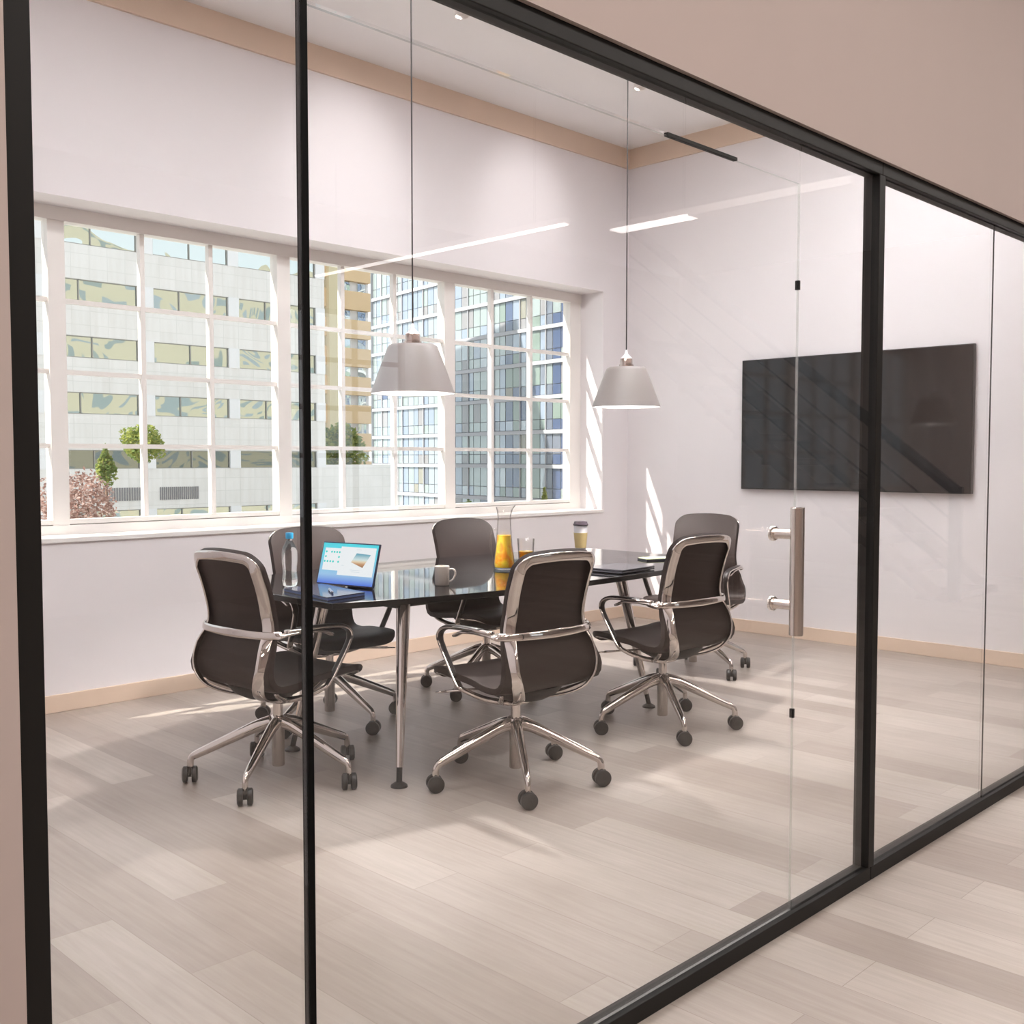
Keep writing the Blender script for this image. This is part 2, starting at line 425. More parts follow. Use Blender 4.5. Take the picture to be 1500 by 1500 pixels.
# corridor side wall that carries the glass partition
bm = bmesh.new()
box(bm, (XL, 1.50, 0), (.548, 1.58, ZC)); box(bm, (.548, 1.50, 2.27), (XT, 1.58, ZC)); box(bm, (XT, 1.50, 0), (XR, 1.58, ZC))
link('wall_front', bm, M['hall'], kind='structure')
bm = bmesh.new(); WX0, WX1, WZ0, WZ1 = 6.0, 7.55, .70, 2.92
box(bm, (XL, YB-.2, 0), (XR, YB, WZ0)); box(bm, (XL, YB-.2, WZ1), (XR, YB, ZC))
box(bm, (XL, YB-.2, WZ0), (WX0, YB, WZ1)); box(bm, (WX1, YB-.2, WZ0), (XR, YB, WZ1))
link('wall_corridor', bm, M['hall'], kind='structure')
link('wall_corridor_left', BOX((XL-.15, YB, 0), (XL, 1.58, ZC)), M['hall'], kind='structure')
link('wall_corridor_right', BOX((XR, YB, 0), (XR+.15, 1.58, ZC)), M['hall'], kind='structure')
# outer skin of this building, seen only in the glazing opposite
bm = bmesh.new(); E0, E1 = YO, YO+.04
box(bm, (-20, E0, -9), (95, E1, .9)); box(bm, (-20, E0, 2.78), (95, E1, 25.5)); box(bm, (-20, E0, .9), (.82, E1, 2.78)); box(bm, (6.84, E0, .9), (95, E1, 2.78))
link('wall_exterior', bm, M['block'], kind='structure')
# skirtings and crown
link('baseboard_back', BOX((.2, YW-.015, 0), (XT-.015, YW, .095)), M['wood'], kind='structure', bevel=.003)
link('baseboard_right', BOX((XT-.015, 1.58, 0), (XT, YW-.015, .095)), M['wood'], kind='structure', bevel=.003)
link('trim_1', BOX((.2, YW-.02, 3.79), (XT-.02, YW, ZC)), M['wood'], kind='structure')
link('trim_2', BOX((XT-.02, 1.58, 3.79), (XT, YW, ZC)), M['wood'], kind='structure')

# ---- the big window: four units side by side
U = [(.991, 2.354), (2.447, 3.81), (3.908, 5.252), (5.355, 6.656)]
VM = [(1.449, 1.903), (2.905, 3.347), (4.339, 4.792), (5.762, 6.2)]
ZB, ZT = 1.012, 2.66
HM = [2.227, 1.834, 1.424]
bm = BOX((OX0-.0, YW-.012, OZ0-.025), (OX1, 6.0, OZ0))
link('trim_3', bm, M['sill'], kind='structure', bevel=.003)
for i, ((x0, x1), (va, vb)) in enumerate(zip(U, VM)):
    w = empty('window_%d' % (i+1), ((x0+x1)/2, 5.93, OZ0), kind='structure'); ox, oy, oz = w.location
    L = lambda a, b: ((a[0]-ox, a[1]-oy, a[2]-oz), (b[0]-ox, b[1]-oy, b[2]-oz))
    fl = OX0 if i == 0 else (U[i-1][1]+x0)/2
    fr = OX1 if i == 3 else (U[i+1][0]+x1)/2
    bm = bmesh.new()
    box(bm, *L((fl, 5.885, ZT), (fr, 5.975, OZ1))); box(bm, *L((fl, 5.885, OZ0), (fr, 5.975, ZB-.03)))
    box(bm, *L((fl, 5.895, ZB-.026), (fr, 5.97, ZB)))
    box(bm, *L((fl, 5.89, ZB-.03), (x0, 5.97, ZT))); box(bm, *L((x1, 5.89, ZB-.03), (fr, 5.97, ZT)))
    link('frame', bm, M['sash'], w)
    for v in (va, vb):
        link('muntin', BOX(*L((v-.014, 5.905, ZB), (v+.014, 5.945, ZT))), M['sash'], w)
    for h in HM:
        link('muntin', BOX(*L((x0, 5.908, h-.013), (x1, 5.942, h+.013))), M['sash'], w)
    link('pane', BOX(*L((x0, 5.923, ZB), (x1, 5.929, ZT))), M['wglass'], w)

# ---- corridor window, mirrored in the partition glass
w = empty('window_5', ((WX0+WX1)/2, YB-.1, WZ0), kind='structure'); ox, oy, oz = w.location
bm = bmesh.new()
for a, b in (((WX0, WZ0), (WX0+.05, WZ1)), ((WX1-.05, WZ0), (WX1, WZ1)), ((WX0+.05, WZ0), (WX1-.05, WZ0+.05)), ((WX0+.05, WZ1-.05), (WX1-.05, WZ1))):
    box(bm, (a[0]-ox, -.03, a[1]-oz), (b[0]-ox, .03, b[1]-oz))
link('frame', bm, M['black'], w)
for x in (6.36, 6.88): link('muntin', BOX((x-.022-ox, -.025, .05), (x+.022-ox, .025, WZ1-WZ0-.05)), M['black'], w)
for z in (2.39, 1.886, 1.388): link('muntin', BOX((WX0+.05-ox, -.02, z-.025-oz), (WX1-.05-ox, .02, z+.025-oz)), M['black'], w)
link('pane', BOX((WX0+.05-ox, -.004, .05), (WX1-.05-ox, .004, WZ1-WZ0-.05)), M['wglass'], w)

# ---- glass partition
gp = empty('glass_partition', (.548, YG, 0), label='black framed floor to head height glass partition between corridor and meeting room', cat='glass partition')
gx, gy, _ = gp.location
def GL(a, b): return BOX((a[0]-gx, a[1]-gy, a[2]), (b[0]-gx, b[1]-gy, b[2]))
PY0, PY1 = 1.512, 1.566
link('frame_post', GL((.548, PY0, 0), (.588, PY1, 2.27)), M['black'], gp, bevel=.002)
link('frame_post', GL((3.150, PY0, .043), (3.190, PY1, 2.23)), M['black'], gp, bevel=.002)
link('top_rail', GL((.588, PY0, 2.23), (3.168, PY1, 2.27)), M['black'], gp, bevel=.002)
link('top_rail', GL((3.170, PY0, 2.23), (XT, PY1, 2.27)), M['black'], gp, bevel=.002)
link('bottom_rail', GL((.588, PY0, 0), (3.168, PY1, .043)), M['black'], gp, bevel=.002)
link('bottom_rail', GL((3.170, PY0, 0), (XT, PY1, .043)), M['black'], gp, bevel=.002)
def pane(name, x0, x1, z0, z1, parent, off, dy=0.):
    bm = GL((x0, YG-.005+dy, z0), (x1, YG+.005+dy, z1)) if off is gp else BOX((x0-off.location.x, -.004, z0), (x1-off.location.x, .004, z1))
    for f in bm.faces:
        f.normal_update()
        if off is not gp and abs(f.normal.y) < .5: f.material_index = 1
    return link(name, bm, [M['glass'], M['edge']], parent)
pane('glass_pane', .588, 1.036, .043, 2.23, gp, gp)
pane('glass_pane', 1.049, 2.692, 2.124, 2.23, gp, gp)
pane('glass_pane', 2.697, 3.150, .043, 2.23, gp, gp)
pane('glass_pane', 3.190, 4.130, .043, 2.23, gp, gp)
pane('glass_pane', 4.134, 5.60, .043, 2.23, gp, gp)
pane('glass_pane', 5.604, XT, .043, 2.23, gp, gp)
link('seal', GL((1.0365, YG-.009, .043), (1.0485, YG+.009, 2.23)), M['seam'], gp)
link('seal', GL((4.1305, YG-.002, .043), (4.1335, YG+.002, 2.23)), M['seam'], gp)
link('seal', GL((5.6005, YG-.004, .043), (5.6035, YG+.004, 2.23)), M['seam'], gp)
dr = empty('door_1', (1.87, YG, 0), kind='structure')
lf = pane('leaf', 1.050, 2.693, .047, 2.119, dr, dr)
for z in (.622, 1.838):
    link('clip', BOX((2.688-1.87, -.006, z-.013), (2.6965-1.87, .006, z+.013)), M['black'], dr)
bm = BOX((2.07-1.87, -.006, 2.118), (2.37-1.87, .006, 2.126)); link('dark_edge_reflection', bm, M['black'], dr)  # black strip painting the dark reflection along the leaf's top edge
# pull handle
hd = empty('pull_handle', (2.56-1.87, -.006, 0)); hd.parent = dr; hd['label'] = 'brushed steel bar pull handle on two stubs'
bm = bmesh.new(); lathe(bm, [(0, .872), (.0175, .872), (.019, .8735), (.019, 1.2185), (.0175, 1.22), (0, 1.22)], 28, 0, -.078)
autosmooth(link('bar', bm, M['steel'], hd))
for z in (.953, 1.146):
    bm = bmesh.new(); tube(bm, [(0, -.066, z), (0, -.012, z)], .0135, 20); autosmooth(link('stub', bm, M['steel'], hd))
    bm = bmesh.new(); tube(bm, [(0, -.013, z), (0, -.0095, z), (0, 0, z)], [.018, .0205, .0205], 24); autosmooth(link('rosette', bm, M['polsteel'], hd))

# ------------------------------------------------------------------ lamps of the room and corridor, with added fill panels
# ceiling fill panels, added to brighten the room
for i, (x, y, lx, ly) in enumerate(((1.9, 3.5, 1.0, .3), (3.9, 3.5, 1.0, .3), (5.4, 3.3, 1.0, .3), (2.4, 2.5, 1.0, .3), (4.6, 2.5, 1.0, .3), (6.2, 2.5, .6, .3))):
    t = empty('ceiling_fill_panel', (x, y, ZC), label=['added ceiling fill panel at the left of the window row', 'added ceiling fill panel in the middle of the window row', 'added ceiling fill panel near the far corner by the windows',
                                                    'added ceiling fill panel nearest the left of the glass partition', 'added ceiling fill panel behind the middle of the glass partition', 'short added ceiling fill panel next to the screen wall'][i], cat='ceiling light', group='ceiling light panels')
    link('diffuser', BOX((-lx/2, -ly/2, -.012), (lx/2, ly/2, -.004)), M['panel'], t)
    bm = bmesh.new()
    for a, b in (((-lx/2-.02, -ly/2-.02), (lx/2+.02, -ly/2)), ((-lx/2-.02, ly/2), (lx/2+.02, ly/2+.02)), ((-lx/2-.02, -ly/2), (-lx/2, ly/2)), ((lx/2, -ly/2), (lx/2+.02, ly/2))):
        box(bm, (a[0], a[1], -.018), (b[0], b[1], 0))
    link('trim_ring', bm, M['sash'], t)
# wall washers
for i, (x, y) in enumerate(((4.2, 4.55), (5.86, 4.55))):
    t = empty('spotlight', (x, y, ZC), label=['small round ceiling spotlight in the middle of the window wall', 'small round ceiling spotlight closest to the far corner'][i], cat='ceiling spotlight', group='spotlights washing the window wall')
    bm = bmesh.new(); lathe(bm, [(.045, 0), (.045, -.06), (.038, -.06), (.036, -.02), (0, -.02)], 24, cap0=False)
    autosmooth(link('housing', bm, M['sash'], t))
    ld = bpy.data.lights.new('spot_lamp', 'SPOT'); ld.energy = 30; ld.spot_size = math.radians(62); ld.spot_blend = 1; ld.shadow_soft_size = .03; ld.color = (1, .97, .97)
    lo = bpy.data.objects.new('spot_lamp', ld); COL.objects.link(lo); lo.parent = t; lo.location = (0, 0, -.065)
    lo.rotation_euler = Vector((0, 1.05, -.62)).to_track_quat('-Z', 'Y').to_euler()
# corridor linear lamps
def linear(x, y0, y1, z, wdt, label):
    t = empty('pendant_light', (x, (y0+y1)/2, z), label=label, cat='linear light', group='corridor linear lights')
    l = (y1-y0)/2
    link('diffuser', BOX((-wdt/2, -l, 0), (wdt/2, l, .012)), M['linear'], t)
    link('housing', BOX((-wdt/2-.004, -l-.01, .012), (wdt/2+.004, l+.01, .05)), M['sash'], t)
    if wdt > .1: link('white_track', BOX((-wdt/2, l+.01, .0), (wdt/2, l+1.2, .05)), M['sash'], t)
    for s in (-1, 1): link('cable', BOX((-.002, s*l*.8-.002, .05), (.002, s*l*.8+.002, ZC-z)), M['cord'], t)
linear(5.62, -4.98, -1.96, 3.0, .05, 'long slim linear corridor light hung over the stair side')
linear(6.05, -1.85, -1.19, 3.0, .13, 'short broad linear corridor light hung close to the partition')
for i, (x, y) in enumerate(((-1.2, -.4), (.9, -.5), (3.0, -.5), (-1.2, -3.2), (1.2, -3.2), (5.4, -.4), (8.4, .3), (11.0, .2))):  # unseen ceiling panels, added to brighten the corridor and its reflections
    t = empty('ceiling_fill_panel', (x, y, ZC), label=['added corridor fill panel nearest the corridor left wall', 'added corridor fill panel above the left end of the glass partition', 'added corridor fill panel above the glass door', 'added corridor fill panel at the back left of the corridor', 'added corridor fill panel at the back middle of the corridor', 'added corridor fill panel above the right end of the glass partition', 'added corridor fill panel beyond the right end of the partition', 'added corridor fill panel at the far right end of the corridor'][i], cat='ceiling light', group='corridor ceiling panels')
    link('diffuser', BOX((-.6, -.3, -.012), (.6, .3, -.004)), M['hallpanel'], t)
    bm = bmesh.new()
    for a, b in (((-.62, -.32), (.62, -.3)), ((-.62, .3), (.62, .32)), ((-.62, -.3), (-.6, .3)), ((.6, -.3), (.62, .3))): box(bm, (a[0], a[1], -.018), (b[0], b[1], 0))
    link('trim_ring', bm, M['sash'], t)

# ------------------------------------------------------------------ pendants
def pendant():
    t = empty('pendant_lamp', (0, 0, 0), cat='pendant lamp', group='pendant lamps over the table')
    bm = bmesh.new(); tube(bm, [(0, 0, .33), (0, 0, ZC-1.662-.02)], .0035, 8); link('cord', bm, M['cord'], t)
    bm = bmesh.new(); lathe(bm, [(0, ZC-1.662), (.05, ZC-1.662), (.05, ZC-1.662-.02), (0, ZC-1.662-.025)], 24); autosmooth(link('ceiling_rose', bm, M['shade'], t))
    bm = bmesh.new(); lathe(bm, [(.1, .232), (.04, .238), (.042, .240), (.042, .250), (.036, .252), (.036, .282), (.034, .285), (0, .285)], 32, cap0=False); autosmooth(link('cap', bm, M['cap'], t))
    bm = bmesh.new(); lathe(bm, [(.034, .285), (.031, .289), (.010, .312), (.006, .335), (0, .335)], 24); autosmooth(link('cord_grip', bm, M['paper'], t))
    n = 48; bm = bmesh.new()
    lathe(bm, [(.202, 0), (.160, .115), (.122, .215), (.116, .226), (.106, .233), (.03, .236), (.03, .231), (.104, .228), (.112, .221), (.117, .212), (.155, .115), (.197, .002), (.202, 0)], n, cap0=False, cap1=False)
    for f in bm.faces:
        zs = f.calc_center_median(); r = math.hypot(zs.x, zs.y)
        f.normal_update()
    bm.faces.ensure_lookup_table()
    for k, f in enumerate(bm.faces): f.material_index = 0 if k < n*5 else 1
    autosmooth(link('shade', bm, [M['shade'], M['shadein']], t), 50)
    bm = bmesh.new(); lathe(bm, [(0, .150), (.02, .154), (.034, .168), (.038, .185), (.034, .203), (.02, .216), (.014, .222), (0, .222)], 24, cap0=False); link('bulb', bm, M['bulb'], t, smooth=True)
    return t
p1 = pendant(); p1.location = (3.273, 3.9, 1.662); p1['label'] = 'white cone pendant lamp hanging in front of the windows, nearer the camera'
p2 = copy_tree(p1); p2.location = (4.905, 3.9, 1.655); p2['label'] = 'white cone pendant lamp hanging by the window edge, nearer the screen wall'
for o in p2.children:
    if o.name.startswith(('cord', 'ceiling')) and 'grip' not in o.name: o.location.z += .007*0

# ------------------------------------------------------------------ screen on the wall
tv = empty('wall_screen', (XT, 3.608, 1.614), label='large black flat screen mounted on the white right wall', cat='television')
link('display', BOX((-.047, -.872, -.487), (-.044, .872, .487)), M['tv'], tv)
link('bezel', BOX((-.044, -.88, -.495), (-.012, .88, .495)), M['tvb'], tv, bevel=.002)
link('wall_mount', BOX((-.012, -.25, -.2), (0, .25, .2)), M['tvb'], tv)

# ------------------------------------------------------------------ table
TZ = .78
tb = empty('meeting_table', (3.79, 3.9, 0), label='long boat shaped black glass meeting table on splayed chrome legs', cat='table')
def table_poly(inset=0.):
    pts = []
    for i in range(13):
        u = -1+2*i/12; pts.append((u*(1.347-inset), -(.49+.205*(1-abs(u)**2.2))+inset))
    for i in range(13):
        u = 1-2*i/12; pts.append((u*(1.347-inset), (.49+.19*(1-abs(u)**2.2))-inset))
    return pts
bm = bmesh.new(); prism(bm, table_poly(), TZ-.026, TZ, 0, 1); link('tabletop', bm, [M['table'], M['tedge']], tb, bevel=.0025)
bm = bmesh.new()
for a, b in (((-.98, -.43), (.98, -.39)), ((-.98, .34), (.98, .38)), ((-.98, -.39), (-.94, .34)), ((.94, -.39), (.98, .34))):
    box(bm, (a[0], a[1], TZ-.062), (b[0], b[1], TZ-.027))
link('under_frame', bm, M['under'], tb)
LEGS = {(-1, -1): ((-.923, -.413, TZ-.05), (-1.056, -.545, .075)), (-1, 1): ((-.95, .12, TZ-.05), (-1.06, .21, .075)), (1, -1): ((.635, -.345, TZ-.05), (.765, -.43, .075)), (1, 1): ((.95, .30, TZ-.05), (1.05, .40, .075))}
LEGS = {k: (Vector(a), Vector(b)) for k, (a, b) in LEGS.items()}
for sx in (-1, 1):
    for sy in (-1, 1):
        A, B = LEGS[(sx, sy)]
        bm = bmesh.new(); tube(bm, [A.lerp(B, k/8) for k in range(9)], [.031-.0155*k/8 for k in range(9)], 20)
        lg = autosmooth(link('leg', bm, M['chrome'], tb), 60)
        C_ = B+(B-A).normalized()*.062
        bm = bmesh.new(); tube(bm, [B, B.lerp(C_, .8), C_], .0125, 16)
        lathe(bm, [(0, .022), (.016, .02), (.034, .008), (.036, 0), (0, 0)], 24, C_.x, C_.y)
        autosmooth(link('foot', bm, M['plastic'], lg))
        bm = bmesh.new(); lathe(bm, [(0, TZ-.038), (.052, TZ-.038), (.05, TZ-.030), (0, TZ-.026)], 24, A.x, A.y); autosmooth(link('flange', bm, M['plastic'], lg))

# ------------------------------------------------------------------ chair
PROF = [(.285, .418), (.272, .446), (.215, .458), (.10, .452), (-.02, .444), (-.125, .430), (-.205, .438), (-.233, .490), (-.215, .580), (-.192, .660), (-.198, .740), (-.222, .840), (-.255, .930), (-.280, .990)]
CURVE = catmull([(0, y, z) for y, z in PROF], 10)
AL = [0.]
for a, b in zip(CURVE, CURVE[1:]): AL.append(AL[-1]+(b-a).length)
SL = AL[-1]
def at_s(s):
    s = max(0, min(SL, s))
    for i in range(len(AL)-1):
        if AL[i+1] >= s:
            k = (s-AL[i])/(AL[i+1]-AL[i]); return CURVE[i].lerp(CURVE[i+1], k), (CURVE[i+1]-CURVE[i]).normalized()
    return CURVE[-1], (CURVE[-1]-CURVE[-2]).normalized()
# arc length of profile knots, to key the width
KS = [AL[min(i*10, len(AL)-1)] for i in range(len(PROF))]
KW = [.235, .238, .247, .254, .258, .264, .268, .264, .243, .222, .214, .216, .216, .210]
def nominal(s):
    for i in range(len(KS)-1):
        if s <= KS[i+1]:
            k = max(0, (s-KS[i])/(KS[i+1]-KS[i])); k = k*k*(3-2*k); return KW[i]*(1-k)+KW[i+1]*k
    return KW[-1]
def width(s):
    for i in range(len(KS)-1):
        if s <= KS[i+1]:
            k = (s-KS[i])/(KS[i+1]-KS[i]); k = k*k*(3-2*k); w = KW[i]*(1-k)+KW[i+1]*k; break
    else: w = KW[-1]
    for d, r in ((s, .075), (SL-s, .068)):
        if d < r: w = w-r+math.sqrt(max(0, r*r-(r-d)**2))
    return w
def surf(s, x):
    top = max(0, (s-(SL-.16))/.16); s = s-.020*top*(x/.21)**2       # top edge arches gently
    p, t = at_s(s); n = Vector((0, -t.z, t.y))            # t runs front -> rear -> top ; n points to the rear / underside
    if n.z > 0 and n.y > 0: n = -n
    n = Vector((0, t.z*-1, t.y)) if True else n
    w = nominal(s); q = (x/w)
    back = min(1, max(0, (p.z-.5)/.2)); seat = 1-back
    crown = .018*math.sin(PI*(1-min(1, max(0, (SL-s)/SL)))) * 0
    v = Vector((x, p.y+back*.022*q*q, p.z+seat*.012*abs(q)**3))
    return v, n
def rear_n(s):
    p, t = at_s(s); n = Vector((0, -t.z, t.y))            # rotate tangent; test orientation: rear of the backrest is -y, underside of the seat is -z
    if t.z > .3 and n.y > 0: n = -n
    if t.z <= .3 and n.z > 0: n = -n
    return n

def shell_mesh():
    bm = bmesh.new(); ss = []
    for d in (0, .002, .006, .013, .024, .04, .058, .075): ss.append(d)
    m = 34
    for k in range(1, m): ss.append(.075+(SL-.072-.075)*k/m)
    for d in (.072, .060, .046, .028, .015, .007, .0025, 0): ss.append(SL-d)
    nx = 18; rows = []
    for s in ss:
        w = width(s); rows.append([bm.verts.new(surf(s, w*(-1+2*i/nx))[0]) for i in range(nx+1)])
    for A, B in zip(rows, rows[1:]):
        for i in range(nx): bm.faces.new((A[i], A[i+1], B[i+1], B[i]))
    return bm

def make_chair():
    t = empty('office_chair', cat='chair', group='leather chairs around the meeting table')
    o = link('shell', shell_mesh(), M['leather'], t, smooth=True)
    md = o.modifiers.new('thick', 'SOLIDIFY'); md.thickness = .026; md.offset = 0; md.use_even_offset = False
    md = o.modifiers.new('round', 'BEVEL'); md.width = .007; md.segments = 3; md.limit_method = 'ANGLE'; md.angle_limit = math.radians(50)
    # thin chrome pan under the seat, edges just showing
    bm = bmesh.new(); rows = []
    for k in range(22):
        s = .012+(KS[4]-.012)*k/21; w = width(s)-.004-.05*(k/21)**2
        rows.append([bm.verts.new(surf(s, w*(-1+2*i/10))[0]+rear_n(s)*.0165) for i in range(11)])
    for A, B in zip(rows, rows[1:]):
        for i in range(10): bm.faces.new((A[i], A[i+1], B[i+1], B[i]))
    o = link('seat_pan', bm, M['chrome'], t, smooth=True); md = o.modifiers.new('thick', 'SOLIDIFY'); md.thickness = .008; md.offset = 0
    # chrome frame: up one side of the back, across the top and down the other, its feet running in under the seat
    inset, r = .018, .052
    low = [(.030, .03, .352), (.066, -.06, .357), (.120, -.150, .374), (.172, -.222, .410), (.206, -.252, .465), (.222, -.250, .525), (.219, -.232, .592)]
    lown = [(0, -.15, -1), (.05, -.3, -1), (.25, -.6, -.8), (.55, -.75, -.45), (.78, -.62, -.15), (.84, -.55, 0), (.82, -.57, .05)]
    pts, nr, wd = [Vector(p) for p in low], [Vector(n) for n in lown], [.046, .046, .046, .047, .048, .048, .050]
    for k in range(10):
        s = KS[9]-.02+(SL-inset-r-KS[9]+.02)*k/9
        v, _ = surf(s, width(s)-.019); n = rear_n(s); pts.append(v+n*.022); nr.append((Vector((.62, 0, 0))+n*.78).normalized()); wd.append(.050-.006*k/9)
    xe = width(SL-inset-r)-.019
    for k in range(1, 9):
        a = k/8*PI/2; f = k/8; s = SL-inset-r+r*math.sin(a)
        v, _ = surf(s, xe-r+r*math.cos(a)); n = rear_n(s); pts.append(v+n*(.022-.004*f)); nr.append((Vector((.62*(1-f), 0, .25*f))+n*(.78+.22*f)).normalized()); wd.append(.046-.008*f)
    for k in range(1, 6):
        v, _ = surf(SL-inset, (xe-r)*(1-k/5)); n = rear_n(SL-inset); pts.append(v+n*.018); nr.append((n+Vector((0, 0, .25))).normalized()); wd.append(.038)
    cp = catmull(pts, 3); P2, N2, W2 = [], [], []
    for i, p in enumerate(cp):
        j = min(i//3, len(nr)-1); k = (i % 3)/3; j2 = min(j+1, len(nr)-1)
        P2.append(p); N2.append((nr[j]*(1-k)+nr[j2]*k).normalized()); W2.append(wd[j]*(1-k)+wd[j2]*k)
    mir = lambda v: Vector((-v.x, v.y, v.z))
    P3 = P2+[mir(p) for p in P2[-2::-1]]; N3 = N2+[mir(p) for p in N2[-2::-1]]; W3 = W2+W2[-2::-1]
    bm = bmesh.new(); ribbon(bm, P3, N3, W3, [.011]*len(P3)); link('back_frame', bm, M['chrome'], t, smooth=True, label='polished chrome frame around the backrest')
    # arm hoop: behind the back at elbow height and forward on both sides
    hp = [(.262, .075, .632), (.266, .02, .652), (.266, -.06, .660), (.262, -.13, .658), (.246, -.185, .656), (.19, -.222, .655), (.10, -.240, .655), (0, -.246, .655)]
    hp = [Vector(p) for p in hp]; hp = hp+[mir(p) for p in hp[-2::-1]]
    P = catmull(hp, 5); N3, W3 = [], []
    for i, p in enumerate(P):
        k = abs(i/(len(P)-1)*2-1)                      # 1 at the arm ends, 0 at the rear
        f = min(1, max(0, (k-.42)/.16)); side_ = 1 if p.x > 0 else -1
        N3.append(Vector((side_*0.0, -(1-f), f+.12)).normalized() if f < 1 else Vector((0, 0, 1)))
        W3.append(.036-.010*f if f else .036-.016*k)
    bm = bmesh.new(); ribbon(bm, P, N3, W3, [.012]*len(P)); link('arm_hoop', bm, M['chrome'], t, smooth=True, label='polished chrome hoop behind the back')
    for s in (-1, 1):
        ap = [(.252, -.150, .668), (.266, -.06, .672), (.270, .04, .670), (.271, .110, .664), (.272, .152, .646), (.271, .166, .615), (.266, .150, .570), (.260, .112, .505), (.255, .075, .445), (.250, .058, .420)]
        ap = [Vector((s*x, y, z)) for x, y, z in ap]; P = catmull(ap, 5); N3 = []
        for i, p in enumerate(P):
            tt = (P[min(i+1, len(P)-1)]-P[max(i-1, 0)]).normalized(); sd = Vector((1, 0, 0)); N3.append(tt.cross(sd)*(1 if tt.cross(sd).dot(Vector((0, .7, .7))) > 0 else -1))
        bm = bmesh.new(); ribbon(bm, P, N3, [.036 if i < 25 else .030 for i in range(len(P))], [.013]*len(P)); ar = link('armrest', bm, M['chrome'], t, smooth=True)
        bm = bmesh.new(); Q = P[3:-6]; ribbon(bm, Q, N3[3:-6], [.031 if i < 24 else .024 for i in range(len(Q))], [.0185]*len(Q)); link('arm_pad', bm, M['pad'], ar, smooth=True, label='black arm padding')
    # cradle between the arm feet, under the seat
    cp = [Vector(p) for p in ((-.252, .066, .424), (-.235, .05, .408), (-.16, .01, .368), (-.07, -.03, .346), (0, -.035, .342), (.07, -.03, .346), (.16, .01, .368), (.235, .05, .408), (.252, .066, .424))]
    P = catmull(cp, 5); bm = bmesh.new(); tube(bm, P, [.011+.005*(1-abs(i/(len(P)-1)*2-1)) for i in range(len(P))], 14, ell=.9); link('cradle', bm, M['chrome'], t, smooth=True)
    for sx in (-1, 1):
        cp = [Vector((sx*x, y, z)) for x, y, z in ((.10, -.03, .351), (.165, -.10, .374), (.215, -.165, .406), (.235, -.19, .424))]
        P = catmull(cp, 5); bm = bmesh.new(); tube(bm, P, [.012-.004*i/(len(P)-1) for i in range(len(P))], 12); link('rear_stay', bm, M['chrome'], t, smooth=True)
    bm = bmesh.new(); lathe(bm, [(0, .350), (.05, .352), (.10, .364), (.145, .388), (.165, .412), (.165, .424), (0, .424)], 32, 0, -.045); autosmooth(link('tilt_mechanism', bm, M['under'], t))
    bm = bmesh.new(); tube(bm, [(-.05, .07, .385), (-.15, .13, .385), (-.24, .175, .382)], [.005, .005, .006], 10); tube(bm, [(-.235, .172, .382), (-.275, .193, .380)], [.008, .006], 10, ell=.5); link('height_lever', bm, M['chrome'], t, smooth=True)
    # column and base
    bm = bmesh.new(); lathe(bm, [(0, .352), (.021, .350), (.021, .268), (.030, .266), (.034, .255), (.034, .215), (.027, .205), (.027, .058), (.025, .055), (0, .055)], 28); autosmooth(link('column', bm, M['chrome'], t))
    leg0 = None
    for k in range(5):
        a = PI/2+2*PI*k/5; rot = Matrix.Rotation(a-PI/2, 4, 'Z')
        if leg0 is None:
            bm = bmesh.new()
            lp = [(0, .024, .243), (0, .08, .228), (0, .17, .190), (0, .27, .146), (0, .335, .117), (0, .352, .106), (0, .359, .090), (0, .360, .062)]
            P = catmull(lp, 5); n = len(P)
            tube(bm, P, [.0225-.0110*min(1, i/(n*.74)) for i in range(n)], 16, ell=1.25)
            lg = link('base_leg', bm, M['chrome'], t, smooth=True)
            ang = .5
            bm = bmesh.new()
            for s in (-1, 1):
                tube(bm, [(s*.008, 0, 0), (s*.010, 0, 0), (s*.026, 0, 0), (s*.031, 0, 0)], [.029, .034, .034, .026], 28)
            tube(bm, [(-.011, 0, 0), (.011, 0, 0)], .012, 12)
            cs = autosmooth(link('caster', bm, M['plastic'], lg)); 
            bm2 = bmesh.new()
            cs.location = (0, .362, .034); cs.rotation_euler = (0, 0, ang)
            bm2 = bmesh.new(); lathe(bm2, [(0, .045), (.012, .043), (.012, .012), (0, .01)], 12); autosmooth(link('caster_stem', bm2, M['plastic'], lg)).location = (0, .361, .026)
            leg0 = lg
        else:
            lg = copy_tree(leg0, t)
        lg.rotation_euler = (0, 0, a-PI/2)
    return t

